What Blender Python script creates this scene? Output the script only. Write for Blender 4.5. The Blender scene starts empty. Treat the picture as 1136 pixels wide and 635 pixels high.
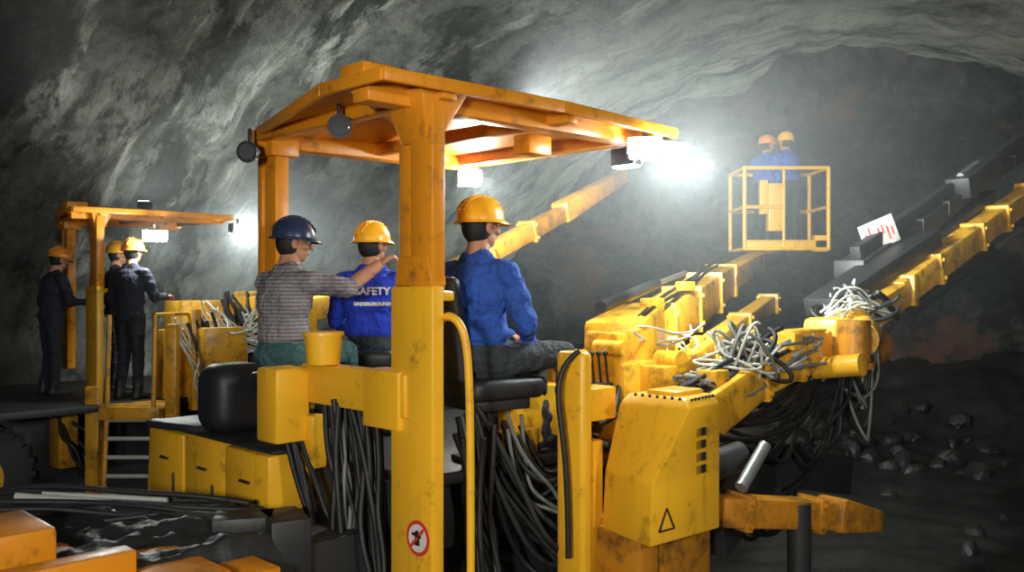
import bpy, bmesh, math, random
import numpy as np
from mathutils import Vector, Matrix, noise
random.seed(7)
scene = bpy.context.scene
scene.view_settings.view_transform = 'Standard'
V = Vector
R45 = math.radians(45)

# ------------------------------------------------------------------ materials
def newmat(name):
    m = bpy.data.materials.new(name); m.use_nodes = True
    nt = m.node_tree; b = nt.nodes['Principled BSDF']
    return m, nt, b
def ramp(nt, fac, stops):
    r = nt.nodes.new('ShaderNodeValToRGB')
    while len(r.color_ramp.elements) < len(stops): r.color_ramp.elements.new(0.5)
    for e, (p, c) in zip(r.color_ramp.elements, stops):
        e.position = p; e.color = (*c, 1) if len(c) == 3 else c
    nt.links.new(fac, r.inputs[0]); return r.outputs[0]
def noisen(nt, scale, detail=4, vec=None, rough=0.6):
    n = nt.nodes.new('ShaderNodeTexNoise'); n.inputs['Scale'].default_value = scale
    n.inputs['Detail'].default_value = detail; n.inputs['Roughness'].default_value = rough
    if vec is None:
        tc = nt.nodes.new('ShaderNodeTexCoord'); vec = tc.outputs['Object']
    nt.links.new(vec, n.inputs['Vector']); return n.outputs[0]
def mixc(nt, fac, a, b, mode='MIX'):
    m = nt.nodes.new('ShaderNodeMix'); m.data_type = 'RGBA'; m.blend_type = mode
    for s, i in ((fac, 0), (a, 6), (b, 7)):
        if isinstance(s, (int, float)): m.inputs[i].default_value = s
        elif isinstance(s, tuple): m.inputs[i].default_value = (*s, 1)
        else: nt.links.new(s, m.inputs[i])
    return m.outputs[2]
def bump(nt, b, h, strength=0.4, dist=0.02):
    bp = nt.nodes.new('ShaderNodeBump'); bp.inputs['Strength'].default_value = strength
    bp.inputs['Distance'].default_value = dist
    nt.links.new(h, bp.inputs['Height']); nt.links.new(bp.outputs[0], b.inputs['Normal'])
def paint(name, col, dirt=(0.08, 0.045, 0.015), amt=0.64, rough=0.36):
    m, nt, b = newmat(name)
    n = noisen(nt, 5, 9, rough=0.75)
    f = ramp(nt, n, [(amt - 0.08, (0, 0, 0)), (amt + 0.12, (1, 1, 1))])
    tc = nt.nodes.new('ShaderNodeTexCoord'); mp = nt.nodes.new('ShaderNodeMapping'); mp.inputs['Scale'].default_value = (14, 14, 1.6)
    nt.links.new(tc.outputs['Object'], mp.inputs[0])
    f2 = ramp(nt, noisen(nt, 1, 5, mp.outputs[0]), [(0.57, (0, 0, 0)), (0.85, (.7, .7, .7))])
    n2 = noisen(nt, 1.7, 3)
    c = mixc(nt, n2, tuple(x * 0.82 for x in col), tuple(min(1, x * 1.15) for x in col))
    c = mixc(nt, f2, c, tuple(.35 * x + .65 * d for x, d in zip(col, dirt)))
    nt.links.new(mixc(nt, f, c, dirt), b.inputs['Base Color'])
    b.inputs['Roughness'].default_value = rough
    bump(nt, b, noisen(nt, 30, 3), 0.12, 0.01)
    return m
def plain(name, col, rough=0.6, metal=0.0, var=0.25, scale=8, bmp=0.2):
    m, nt, b = newmat(name)
    n = noisen(nt, scale, 5)
    nt.links.new(mixc(nt, n, tuple(x * (1 - var) for x in col), tuple(min(1, x * (1 + var)) for x in col)), b.inputs['Base Color'])
    b.inputs['Roughness'].default_value = rough; b.inputs['Metallic'].default_value = metal
    bump(nt, b, noisen(nt, scale * 3, 3), bmp, 0.01)
    return m
def cloth(name, col, stripe=None):
    m, nt, b = newmat(name)
    n = noisen(nt, 9, 5)
    c = mixc(nt, n, tuple(x * 0.55 for x in col), tuple(min(1, x * 1.3) for x in col))
    if stripe:
        tc = nt.nodes.new('ShaderNodeTexCoord')
        w = nt.nodes.new('ShaderNodeTexWave'); w.bands_direction = 'Z'
        w.inputs['Scale'].default_value = 14; w.inputs['Distortion'].default_value = 1.2
        nt.links.new(tc.outputs['Object'], w.inputs['Vector'])
        c = mixc(nt, ramp(nt, w.outputs[1], [(0.55, (0, 0, 0)), (0.75, (1, 1, 1))]), c, stripe)
    nt.links.new(c, b.inputs['Base Color']); b.inputs['Roughness'].default_value = 0.85
    bump(nt, b, noisen(nt, 10, 3), 1.0, 0.05)
    return m
def emis(name, col, st):
    m, nt, b = newmat(name)
    b.inputs['Base Color'].default_value = (*col, 1)
    b.inputs['Emission Color'].default_value = (*col, 1); b.inputs['Emission Strength'].default_value = st
    return m

YEL = paint('yellow_paint', (0.88, 0.47, 0.022))
BOOMY = paint('worn_boom_paint', (0.85, 0.45, 0.03), amt=0.57)
ORG = paint('orange_paint', (0.72, 0.27, 0.012), amt=0.62)
YEL2 = paint('dirty_yellow_paint', (0.62, 0.31, 0.02), amt=0.56)
ORGD = paint('dirty_orange_paint', (0.48, 0.20, 0.015), amt=0.54)
BLK = plain('black_rubber', (0.012, 0.013, 0.014), 0.55)
VIN = plain('black_vinyl', (0.015, 0.018, 0.022), 0.5)
DRK = plain('dark_steel', (0.03, 0.032, 0.034), 0.5, 0.3)
TARP = plain('dark_tarpaulin', (0.018, 0.022, 0.024), 0.5, 0, 0.7, 5, 0.6)
STL = plain('bright_steel', (0.30, 0.32, 0.32), 0.4, 0.6)
WHT = plain('white_hose', (0.50, 0.52, 0.46), 0.5)
GHO = plain('grey_hose', (0.16, 0.17, 0.16), 0.5)
WSIGN = plain('white_plastic', (0.75, 0.72, 0.68), 0.5)
GRYP = plain('grey_pipe', (0.42, 0.44, 0.42), 0.5)
RED = plain('red_print', (0.65, 0.05, 0.03), 0.5)
SKIN = plain('skin', (0.42, 0.2, 0.12), 0.6, 0, 0.15)
LIPS = plain('lips', (0.25, 0.09, 0.07), 0.6)
HAIR = plain('black_hair', (0.008, 0.007, 0.006), 0.7)
EYEW = plain('eye_white', (0.6, 0.6, 0.58), 0.4); EYEB = plain('eye_iris', (0.02, 0.012, 0.008), 0.3)
BLUE = cloth('blue_workwear', (0.02, 0.085, 0.42))
BLUE2 = cloth('royal_blue_vest', (0.01, 0.04, 0.50))
NAVY = cloth('navy_workwear', (0.012, 0.016, 0.03))
GREY = cloth('striped_grey_shirt', (0.26, 0.25, 0.27), (0.13, 0.12, 0.14))
TROU = cloth('dark_trousers', (0.03, 0.04, 0.05))
TEAL = cloth('teal_trousers', (0.04, 0.11, 0.12))
HELY = plain('yellow_helmet_plastic', (0.85, 0.42, 0.02), 0.3, 0, 0.1)
HELB = plain('navy_helmet_plastic', (0.02, 0.035, 0.08), 0.3, 0, 0.1)
HELR = plain('orange_helmet_plastic', (0.75, 0.26, 0.03), 0.3, 0, 0.1)
LAMP = emis('lamp_glass', (0.9, 1.0, 0.96), 90)
GLASS = plain('lamp_lens_dark', (0.12, 0.14, 0.15), 0.15, 0.4)

# ------------------------------------------------------------------ builders
def link(o):
    scene.collection.objects.link(o); return o
def empty(name, loc, yaw=0):
    e = bpy.data.objects.new(name, None); e.location = loc; e.rotation_euler = (0, 0, yaw)
    e.empty_display_size = 0.3; link(e); return e
def parent(o, p):
    if p is None: return
    o.parent = p
    M = Matrix.Translation(p.location) @ p.rotation_euler.to_matrix().to_4x4()
    o.matrix_parent_inverse = M.inverted()
def frame(d, up=V((0, 0, 1))):
    d = d.normalized()
    s = d.cross(up)
    if s.length < 1e-4: s = d.cross(V((0, 1, 0)))
    s.normalize(); u = s.cross(d).normalized()
    return d, s, u
class G:
    def __init__(self): self.bm = bmesh.new()
    def _add(self, vs, bev, seg=2):
        if bev > 0:
            es = list({e for v in vs for e in v.link_edges})
            bmesh.ops.bevel(self.bm, geom=es, offset=bev, segments=seg, affect='EDGES', profile=0.5, clamp_overlap=True)
    def box(self, c, size, yaw=R45, bev=0.012, rot=None, seg=2):
        M = Matrix.Translation(V(c)) @ (rot if rot else Matrix.Rotation(yaw, 4, 'Z')) @ Matrix.Diagonal((*size, 1))
        r = bmesh.ops.create_cube(self.bm, size=1, matrix=M); self._add(r['verts'], bev, seg); return self
    def hull(self, rings, bev=0.012):
        """stack of quads/polygons joined into a closed solid"""
        bm = self.bm; rs = [[bm.verts.new(p) for p in r] for r in rings]; n = len(rs[0])
        for a, b in zip(rs, rs[1:]):
            for i in range(n):
                bm.faces.new((a[i], a[(i + 1) % n], b[(i + 1) % n], b[i]))
        bm.faces.new(list(reversed(rs[0]))); bm.faces.new(rs[-1])
        allv = [v for r in rs for v in r]
        bmesh.ops.recalc_face_normals(bm, faces=list({f for v in allv for f in v.link_faces}))
        self._add(allv, bev); return self
    def beam(self, p0, p1, w, h, w1=None, h1=None, bev=0.012, up=V((0, 0, 1))):
        p0, p1 = V(p0), V(p1); d, s, u = frame(p1 - p0, up)
        w1 = w if w1 is None else w1; h1 = h if h1 is None else h1
        q = lambda p, w, h: [p + s * w / 2 * a + u * h / 2 * b for a, b in ((-1, -1), (1, -1), (1, 1), (-1, 1))]
        return self.hull([q(p0, w, h), q(p1, w1, h1)], bev)
    def cyl(self, p0, p1, r0, r1=None, n=20, bev=0.0):
        p0, p1 = V(p0), V(p1); d, s, u = frame(p1 - p0); r1 = r0 if r1 is None else r1
        q = lambda p, r: [p + (s * math.cos(t) + u * math.sin(t)) * r for t in [2 * math.pi * i / n for i in range(n)]]
        self.hull([q(p0, r0), q(p1, r1)], 0)
        return self
    def ball(self, c, r, rot=None, sub=3):
        r = (r, r, r) if isinstance(r, (int, float)) else r
        M = Matrix.Translation(V(c)) @ (rot if rot else Matrix()) @ Matrix.Diagonal((*r, 1))
        bmesh.ops.create_icosphere(self.bm, subdivisions=sub, radius=1, matrix=M); return self
    def cap(self, p0, p1, r0, r1, n=14):
        self.cyl(p0, p1, r0, r1, n); self.ball(p0, r0, sub=2); self.ball(p1, r1, sub=2); return self
    def collars(self, p0, p1, ts, w, h, th=.05):
        """flange plates and side bolts around a beam"""
        p0, p1 = V(p0), V(p1); d, s, u = frame(p1 - p0)
        for t in ts:
            p = p0.lerp(p1, t); self.beam(p - d * th / 2, p + d * th / 2, w, h, bev=.006)
            for a in (-1, 1):
                for b in (-.3, .3): self.cyl(p + s * a * w * .5 + u * b * h, p + s * a * (w * .5 + .02) + u * b * h, .018, n=8)
        return self
    def done(self, name, mat, par=None, smooth=True):
        me = bpy.data.meshes.new(name); self.bm.to_mesh(me); self.bm.free()
        me.materials.append(mat)
        if smooth:
            me.shade_smooth(); me.set_sharp_from_angle(angle=math.radians(38))
        o = link(bpy.data.objects.new(name, me)); parent(o, par); return o
class Hose:
    def __init__(self, r):
        self.cu = bpy.data.curves.new('hoses', 'CURVE'); self.cu.dimensions = '3D'
        self.cu.bevel_depth = r; self.cu.bevel_resolution = 2; self.cu.resolution_u = 4; self.cu.use_fill_caps = True
    def line(self, pts):
        s = self.cu.splines.new('NURBS'); s.points.add(len(pts) - 1)
        for p, q in zip(s.points, pts): p.co = (*q, 1)
        s.use_endpoint_u = True; s.order_u = 4 if len(pts) > 3 else 3; return self
    def bundle(self, p0, p1, n, sag, spread, jit=0.05, k=5):
        p0, p1 = V(p0), V(p1)
        for _ in range(n):
            a = p0 + V([random.uniform(-1, 1) * spread for _ in range(3)])
            b = p1 + V([random.uniform(-1, 1) * spread for _ in range(3)])
            sg = sag * random.uniform(0.5, 1.3); pts = []
            for i in range(k + 1):
                t = i / k; p = a.lerp(b, t) + V([random.gauss(0, jit) for _ in range(3)]) * (1 if 0 < i < k else 0)
                p.z -= sg * 4 * t * (1 - t); pts.append(p)
            self.line(pts)
        return self
    def loops(self, c, n, r, flat=0.5):
        for _ in range(n):
            cc = V(c) + V([random.gauss(0, r * 0.4), random.gauss(0, r * 0.4), random.gauss(0, r * 0.18)])
            ax = V((random.gauss(0, .5), random.gauss(0, .8), random.gauss(0.5, .4))).normalized()
            d, s, u = frame(ax, V((.1, .9, .3))); R = r * random.uniform(0.5, 1.1); t0 = random.uniform(0, 6.28)
            L = random.uniform(4, 8)
            self.line([cc + (s * math.cos(t0 + L * i / 9) + u * math.sin(t0 + L * i / 9) * flat) * R * (1 + .03 * i) + V((0, 0, .015 * random.gauss(0, 1))) for i in range(10)])
        return self
    def done(self, name, mat, par=None):
        self.cu.materials.append(mat); self.cu.name = name
        o = link(bpy.data.objects.new(name, self.cu)); parent(o, par); return o

# ------------------------------------------------------------------ tunnel
AX = V((0.42, 0.9075, 0)).normalized(); BX = V((AX.y, -AX.x, 0)); C0 = V((6.46, 17.8, 0))
def sm(x): x = max(0, min(1, x)); return x * x * (3 - 2 * x)
def fr(p, s, o=4): return noise.fractal(p * s, 1.0, 2.0, o)
def tunnel_pt(t, th):
    Rr = 8 + 2.6 * sm(t / 7.0); H = 7.3 + 1.6 * sm(t / 8.0)
    base = C0 - AX * t; q = base + BX * (Rr * math.cos(th)); q.z = H * math.sin(th) - 0.2
    n = (BX * math.cos(th) + V((0, 0, 1)) * math.sin(th))
    d = 0.22 * fr(q, 0.3) + 0.02 * noise.ridged_multi_fractal(V((t * 1.6, th * 1.5, 3.1)), 1.0, 2.0, 4, 1.0, 2.0) + 0.09 * fr(q, 1.1) + .03 * fr(q, 3.5)
    d += 0.06 * sm((math.sin(t * 1.9 + 1.4 * fr(q, .6)) - .3) / .5)
    return q + n * (d - 0.1)
def strip(name, t0, t1, h0, h1, nt_, nh, mat):
    vs = []; uv = []
    for i in range(nt_ + 1):
        for j in range(nh + 1):
            t = t0 + (t1 - t0) * i / nt_; th = h0 + (h1 - h0) * j / nh
            vs.append(tunnel_pt(t, th)); uv.append((t, th * 9))
    fs = [(i * (nh + 1) + j, i * (nh + 1) + j + 1, (i + 1) * (nh + 1) + j + 1, (i + 1) * (nh + 1) + j) for i in range(nt_) for j in range(nh)]
    me = bpy.data.meshes.new(name); me.from_pydata(vs, [], fs); me.materials.append(mat)
    ul = me.uv_layers.new(name='UVMap')
    for l in me.loops: ul.data[l.index].uv = uv[l.vertex_index]
    me.shade_smooth(); return link(bpy.data.objects.new(name, me))
def mapv(nt, src, sc, loc=(0, 0, 0), rot=(0, 0, 0)):
    mp = nt.nodes.new('ShaderNodeMapping'); mp.inputs['Scale'].default_value = sc
    mp.inputs['Location'].default_value = loc; mp.inputs['Rotation'].default_value = rot
    nt.links.new(src, mp.inputs[0]); return mp.outputs[0]
def rockwall():
    m, nt, b = newmat('shotcrete_rock'); tc = nt.nodes.new('ShaderNodeTexCoord')
    uv = tc.outputs['UV']
    big = ramp(nt, noisen(nt, 0.6, 10, rough=0.75), [(0.36, (0.028, 0.031, 0.028)), (0.5, (0.095, 0.098, 0.088)), (0.64, (0.18, 0.182, 0.163))])
    st = ramp(nt, noisen(nt, 1.0, 9, mapv(nt, uv, (1.2, 0.17, 1)), .72), [(0.54, (0, 0, 0)), (0.66, (1, 1, 1))])
    c = mixc(nt, st, big, (0.36, 0.36, 0.325))
    fine = ramp(nt, noisen(nt, 1.0, 6, mapv(nt, uv, (4, 0.2, 1), (3, 1, 0)), .68), [(0.53, (0, 0, 0)), (0.64, (1, 1, 1))])
    fm = nt.nodes.new('ShaderNodeMath'); fm.operation = 'MULTIPLY'; fm.inputs[1].default_value = .5; nt.links.new(fine, fm.inputs[0])
    c = mixc(nt, fm.outputs[0], c, (0.045, 0.048, 0.045))
    dk = ramp(nt, noisen(nt, 1.0, 8, mapv(nt, uv, (0.5, 0.24, 1), (5, 3, 0)), .72), [(0.515, (0, 0, 0)), (0.56, (1, 1, 1))])
    c = mixc(nt, dk, c, (0.018, 0.02, 0.018))
    spk = ramp(nt, noisen(nt, 2.0, 11, rough=0.85), [(0.51, (0, 0, 0)), (0.6, (1, 1, 1))])
    c = mixc(nt, spk, c, (0.036, 0.038, 0.035))
    sep = nt.nodes.new('ShaderNodeSeparateXYZ'); nt.links.new(uv, sep.inputs[0])
    mr = nt.nodes.new('ShaderNodeMapRange'); mr.inputs[1].default_value = 4.0; mr.inputs[2].default_value = 1.2
    nt.links.new(sep.outputs[0], mr.inputs[0])
    band = nt.nodes.new('ShaderNodeMath'); band.operation = 'MULTIPLY'; nt.links.new(mr.outputs[0], band.inputs[0])
    nt.links.new(ramp(nt, noisen(nt, 1.0, 10, mapv(nt, uv, (1.8, 0.4, 1)), .75), [(0.41, (0, 0, 0)), (0.54, (1, 1, 1))]), band.inputs[1])
    c = mixc(nt, band.outputs[0], c, (0.46, 0.48, 0.41))
    nt.links.new(c, b.inputs['Base Color']); b.inputs['Roughness'].default_value = 0.6
    bump(nt, b, noisen(nt, 2.4, 10, rough=0.8), 0.75, 0.2)
    return m
def rockface():
    m, nt, b = newmat('blasted_rock_face')
    c = ramp(nt, noisen(nt, 0.6, 10, rough=0.78), [(0.36, (0.010, 0.015, 0.014)), (0.5, (0.042, 0.050, 0.046)), (0.63, (0.15, 0.165, 0.15))])
    tc = nt.nodes.new('ShaderNodeTexCoord')
    rd_ = ramp(nt, noisen(nt, 0.6, 8, mapv(nt, tc.outputs['Object'], (1, 1, 1.3), (7, 2, 1)), .7), [(0.52, (0, 0, 0)), (0.62, (1, 1, 1))])
    c = mixc(nt, rd_, c, (0.19, 0.10, 0.08))
    nt.links.new(c, b.inputs['Base Color']); b.inputs['Roughness'].default_value = 0.5
    bump(nt, b, noisen(nt, 1.6, 10, rough=0.78), 1.0, 0.4)
    return m
RW = rockwall(); RF = rockface()
strip('wall_right', -0.6, 26, 0, 0.95, 150, 50, RW)
strip('ceiling', -0.6, 26, 0.95, 2.1, 240, 110, RW)
strip('wall_left', -0.6, 26, 2.1, math.pi, 260, 120, RW)
def face_wall():
    NS, NT = 100, 180; vs = []
    for i in range(NS + 1):
        for j in range(NT + 1):
            s = 1.06 * i / NS; th = math.pi * j / NT
            p = C0 + BX * (8 * s * math.cos(th)) + V((0, 0, 7.3 * s * math.sin(th) - 0.2))
            d = 0.9 * fr(p, 0.3) + 0.4 * noise.ridged_multi_fractal(p * 0.8, 1.0, 2.0, 5, 1.0, 2.0) + 0.16 * fr(p, 2.5)
            vs.append(p - AX * (d - 0.6 + 1.0 * (s ** 3) * 0.3))
    fs = [(i * (NT + 1) + j, i * (NT + 1) + j + 1, (i + 1) * (NT + 1) + j + 1, (i + 1) * (NT + 1) + j) for i in range(NS) for j in range(NT)]
    me = bpy.data.meshes.new('wall_back'); me.from_pydata(vs, [], fs); me.materials.append(RF); me.shade_smooth()
    link(bpy.data.objects.new('wall_back', me))
face_wall()
def floor_z(x, y):
    p = V((x, y, 0)); q = p - C0; b = q.dot(BX); t = -q.dot(AX)
    z = 0.10 * fr(p, 0.7) + 0.05 * fr(p, 3.0)
    z += 1.3 * sm((3.2 - t) / 4) + 0.9 * sm((b - 3.0) / 4) * sm((12 - t) / 6) + 0.7 * sm((-b - 7.5) / 2)
    return z
NX, NY = 190, 210; vs = []
for i in range(NX + 1):
    for j in range(NY + 1):
        b = -11.5 + 23 * i / NX; t = -1 + 27 * j / NY
        p = C0 - AX * t + BX * b; vs.append((p.x, p.y, floor_z(p.x, p.y)))
fs = [(i * (NY + 1) + j, i * (NY + 1) + j + 1, (i + 1) * (NY + 1) + j + 1, (i + 1) * (NY + 1) + j) for i in range(NX) for j in range(NY)]
me = bpy.data.meshes.new('floor'); me.from_pydata(vs, [], fs)
MUD = plain('muddy_ground', (0.024, 0.026, 0.024), 0.42, 0, 0.8, 2.5, 1.0); me.materials.append(MUD); me.shade_smooth()
link(bpy.data.objects.new('floor', me))
# loose blasted rock on the muck pile in front of the face
ROK = plain('blasted_stone', (0.018, 0.02, 0.018), 0.55, 0, 0.7, 3, 0.8)
bm = bmesh.new()
for k in range(170):
    b = random.uniform(-5.5, 6.4); t = random.uniform(1.6, 5) if k % 2 else random.uniform(1.6, 9.5)
    p = C0 - AX * t + BX * b; s = random.uniform(0.08, 0.3) * (1 if t < 5 else 0.6)
    if p.x < 3.0 and p.y < 11: continue
    r = bmesh.ops.create_icosphere(bm, subdivisions=2, radius=s, matrix=Matrix.Translation((p.x, p.y, floor_z(p.x, p.y) + s * 0.05)) @ Matrix.Rotation(random.uniform(0, 6), 4, V((random.random(), random.random(), 1)).normalized()) @ Matrix.Diagonal((1, random.uniform(.6, 1), random.uniform(.5, .9), 1)))
    for v in r['verts']: v.co += V((1, 1, 1)) * 0.35 * s * noise.noise(v.co * (2.2 / s) * 0.5)
me = bpy.data.meshes.new('loose_rocks'); bm.to_mesh(me); bm.free(); me.materials.append(ROK)
link(bpy.data.objects.new('loose_rocks', me))

# ------------------------------------------------------------------ people
def remeshed(bm, voxel, it):
    me = bpy.data.meshes.new('tmp'); bm.to_mesh(me); bm.free(); o = link(bpy.data.objects.new('tmp', me))
    m = o.modifiers.new('r', 'REMESH'); m.mode = 'VOXEL'; m.voxel_size = voxel; m.use_smooth_shade = True
    if it:
        s = o.modifiers.new('s', 'SMOOTH'); s.factor = 0.5; s.iterations = it
    dg = bpy.context.evaluated_depsgraph_get(); dg.update()
    out = bpy.data.meshes.new_from_object(o.evaluated_get(dg)); bpy.data.objects.remove(o); return out
SEATED = dict(eL=(.1, .25, .2), wL=(.33, .2, .13), eR=(.1, -.25, .2), wR=(.33, -.2, .13), kL=(.43, .12, .02), aL=(.46, .12, -.40), kR=(.43, -.12, .02), aR=(.46, -.12, -.40))
STAND = dict(eL=(-.02, .24, .18), wL=(.08, .25, -.05), eR=(-.02, -.24, .18), wR=(.08, -.25, -.05), kL=(.03, .1, -.44), aL=(-.02, .11, -.84), kR=(.02, -.1, -.44), aR=(0, -.12, -.84))
def person(name, loc, yaw, s, pose, shirt, trou, helm, lean=0.0, hyaw=0.0, hpitch=0.0, sleeve_skin=False, vest_print=False):
    P = {k: V(v) for k, v in pose.items()}
    RL = Matrix.Rotation(lean, 4, 'Y'); T = lambda p: RL @ V(p)
    mats = [shirt, trou, SKIN, BLK, HAIR, EYEW, EYEB, LIPS, helm, WSIGN]
    W = Matrix.Translation(V(loc)) @ Matrix.Rotation(yaw, 4, 'Z') @ Matrix.Scale(s, 4)
    final = bmesh.new()
    g = G(); bones = []
    def seg(a, b, r0, r1, lab): g.cap(a, b, r0, r1); bones.append((a, b, (r0 + r1) / 2, lab))
    def ell(c, r, lab): g.ball(T(c), r, RL, 3); bones.append((T(c) - V((0, r[1] * .4, 0)), T(c) + V((0, r[1] * .4, 0)), min(r), lab))
    ell((0, 0, .02), (.135, .175, .13), 1); ell((0, 0, .17), (.135, .178, .18), 0); ell((-.01, 0, .35), (.14, .20, .18), 0)
    seg(T((0, -.16, .455)), T((0, .16, .455)), .072, .072, 0)
    seg(T((0, 0, .47)), T((.015, 0, .60)), .062, .054, 2)
    seg(T((-.01, -.05, .515)), T((-.01, .05, .515)), .06, .06, 0)
    for sd, q in (('L', 1), ('R', -1)):
        sh = T((0, q * .19, .45)); e = T(P['e' + sd]); w = T(P['w' + sd])
        seg(sh, e, .072, .058, 0)
        seg(e, w, .054, .036, 2 if sleeve_skin else 0)
        if not sleeve_skin: seg(e.lerp(w, .85), w, .044, .044, 0)
        k = P['k' + sd]; a = P['a' + sd]; hip = V((0, q * .095, 0))
        seg(hip, k, .098, .068, 1); seg(k, a, .068, .052, 1)
        td = (k - hip); td.z = 0
        if td.length < .25: td = V((1, q * .15, 0))
        td.normalize()
        seg(a + V((0, 0, -.03)), a + td * .17 + V((0, 0, -.055)), .052, .04, 3); seg(a + V((0, 0, .09)), a - td * .03 + V((0, 0, -.045)), .058, .05, 3)
    body = remeshed(g.bm, .0105, 4)
    cen = np.empty(len(body.polygons) * 3, dtype=np.float32); body.polygons.foreach_get('center', cen); cen = cen.reshape(-1, 3)
    best = np.full(len(cen), 9.0); lab = np.zeros(len(cen), dtype=np.int32)
    for a, b, r, l in bones:
        a_, b_ = np.array(a), np.array(b); d = b_ - a_; t = np.clip(((cen - a_) @ d) / (d @ d + 1e-9), 0, 1)
        dist = np.linalg.norm(cen - (a_ + t[:, None] * d), axis=1) - r
        k = dist < best; best[k] = dist[k]; lab[k] = l
    body.polygons.foreach_set('material_index', lab)
    # cloth folds
    nv = len(body.vertices); co = np.empty(nv * 3, dtype=np.float32); body.vertices.foreach_get('co', co); co = co.reshape(-1, 3)
    nr_ = np.empty(nv * 3, dtype=np.float32); body.vertex_normals.foreach_get('vector', nr_); nr_ = nr_.reshape(-1, 3)
    amp = np.array([(.009 * noise.noise(V((c[0] * 8, c[1] * 8, c[2] * 20))) + .004 * noise.noise(V(c) * 28)) if c[2] < .5 else 0 for c in co.tolist()])
    body.vertices.foreach_set('co', (co + nr_ * amp[:, None]).astype(np.float32).ravel())
    final.from_mesh(body); bpy.data.meshes.remove(body)
    # hands
    for sd, q in (('L', 1), ('R', -1)):
        e = T(P['e' + sd]); w = T(P['w' + sd]); d = (w - e).normalized()
        n = V((0, 0, -1))
        if abs(d.z) > .6: n = V((0, -q, 0))
        n = (n - d * n.dot(d)).normalized(); th = d.cross(n) * (1 if (d.cross(n)).dot(V((.3, -q, .8))) > 0 else -1)
        h = G(); M = Matrix((( *d, ), (*th,), (*n,))).transposed().to_4x4()
        h.ball(w + d * .045, (.056, .042, .019), M, 3); h.cap(w - d * .02, w + d * .03, .03, .027)
        for i, (off, L) in enumerate(((.031, .072), (.011, .08), (-.010, .075), (-.030, .058))):
            p = w + d * .082 + th * off; c = .55 + .1 * i
            d1 = (d * math.cos(c * .5) + n * math.sin(c * .5)); d2 = (d * math.cos(c * 1.5) + n * math.sin(c * 1.5)); d3 = (d * math.cos(c * 2.3) + n * math.sin(c * 2.3))
            p1 = p + d1 * L * .45; p2 = p1 + d2 * L * .33; p3 = p2 + d3 * L * .25
            h.cap(p - d * .02, p1, .0098, .009, 10); h.cap(p1, p2, .009, .0083, 10); h.cap(p2, p3, .0083, .0072, 10)
        b0 = w + d * .025 + th * .03; b1 = b0 + (d * .6 + th * .7 + n * .25).normalized() * .042; b2 = b1 + (d * .85 + th * .25 + n * .4).normalized() * .032
        h.cap(b0, b1, .014, .0115, 10); h.cap(b1, b2, .011, .009, 10)
        hm = remeshed(h.bm, .0042, 2)
        for p in hm.polygons: p.material_index = 2
        final.from_mesh(hm); bpy.data.meshes.remove(hm)
    # head
    HM = Matrix.Translation(T((.02, 0, .695))) @ Matrix.Rotation(hyaw, 4, 'Z') @ Matrix.Rotation(hpitch, 4, 'Y')
    h = G()
    h.ball((-.005, 0, .015), (.096, .078, .105)); h.ball((.022, 0, -.055), (.066, .058, .062)); h.ball((.055, 0, -.092), (.026, .028, .02))
    h.cap((.09, 0, .012), (.112, 0, -.028), .009, .013); h.ball((.1, .012, -.03), .009); h.ball((.1, -.012, -.03), .009)
    h.cap((.08, -.035, .028), (.08, .035, .028), .014, .014); h.ball((.062, .042, -.02), (.026, .022, .022)); h.ball((.062, -.042, -.02), (.026, .022, .022))
    h.ball((.083, 0, -.062), (.014, .024, .008))
    for q in (1, -1): h.ball((-.004, q * .08, -.01), (.02, .009, .033)); h.ball((0, q * .084, .008), (.013, .011, .014))
    h.cap((-.01, 0, -.06), (-.03, 0, -.14), .055, .055)
    hm = remeshed(h.bm, .0055, 2)
    for p in hm.polygons: p.material_index = 2
    hm.transform(HM); final.from_mesh(hm); bpy.data.meshes.remove(hm)
    def addg(gg, idx):
        mm = bpy.data.meshes.new('t'); gg.bm.to_mesh(mm); gg.bm.free()
        for p in mm.polygons: p.material_index = idx
        mm.transform(HM); final.from_mesh(mm); bpy.data.meshes.remove(mm)
    addg(G().ball((-.024, 0, .005), (.085, .0815, .105)), 4)
    addg(G().ball((.083, .03, .008), (.013, .014, .009)).ball((.083, -.03, .008), (.013, .014, .009)), 5)
    addg(G().ball((.0925, .03, .008), (.006, .006, .006)).ball((.0925, -.03, .008), (.006, .006, .006)), 6)
    addg(G().ball((.0935, 0, -.062), (.006, .022, .004)), 7)
    # helmet
    hb = G(); r = bmesh.ops.create_uvsphere(hb.bm, u_segments=32, v_segments=20, radius=1)
    bmesh.ops.delete(hb.bm, geom=[v for v in hb.bm.verts if v.co.z < -0.08], context='VERTS')
    for v in hb.bm.verts:
        v.co = V((v.co.x * .132, v.co.y * .112, v.co.z * .128))
    rim = [V((math.cos(t), math.sin(t), 0)) for t in [2 * math.pi * i / 32 for i in range(32)]]
    br = lambda k, z: [V((p.x * (.132 + k * (1.6 if p.x > 0.3 else .7)), p.y * (.112 + k * .7), z - (.014 * k / .03 if p.x > .3 else 0.004))) for p in rim]
    hb.hull([br(-.01, -.008), br(.024, -.012), br(.024, -.006), br(-.01, .008)], 0)
    for y in (-.03, 0, .03):
        pts = [V((math.cos(t) * .135, y, math.sin(t) * .131 * (1 - abs(y) * 1.6))) for t in np.linspace(.35, 2.8, 12)]
        for a, b in zip(pts, pts[1:]): hb.cyl(a, b, .0065, .0065, 6)
    for v in hb.bm.verts: v.co += V((-.004, 0, .03))
    addg(hb, 8)
    me = bpy.data.meshes.new(name); final.to_mesh(me); final.free(); me.transform(W)
    for m in mats: me.materials.append(m)
    me.shade_smooth(); o = bpy.data.objects.new('body', me)
    e = empty(name, loc, yaw); link(o); parent(o, e)
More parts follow.
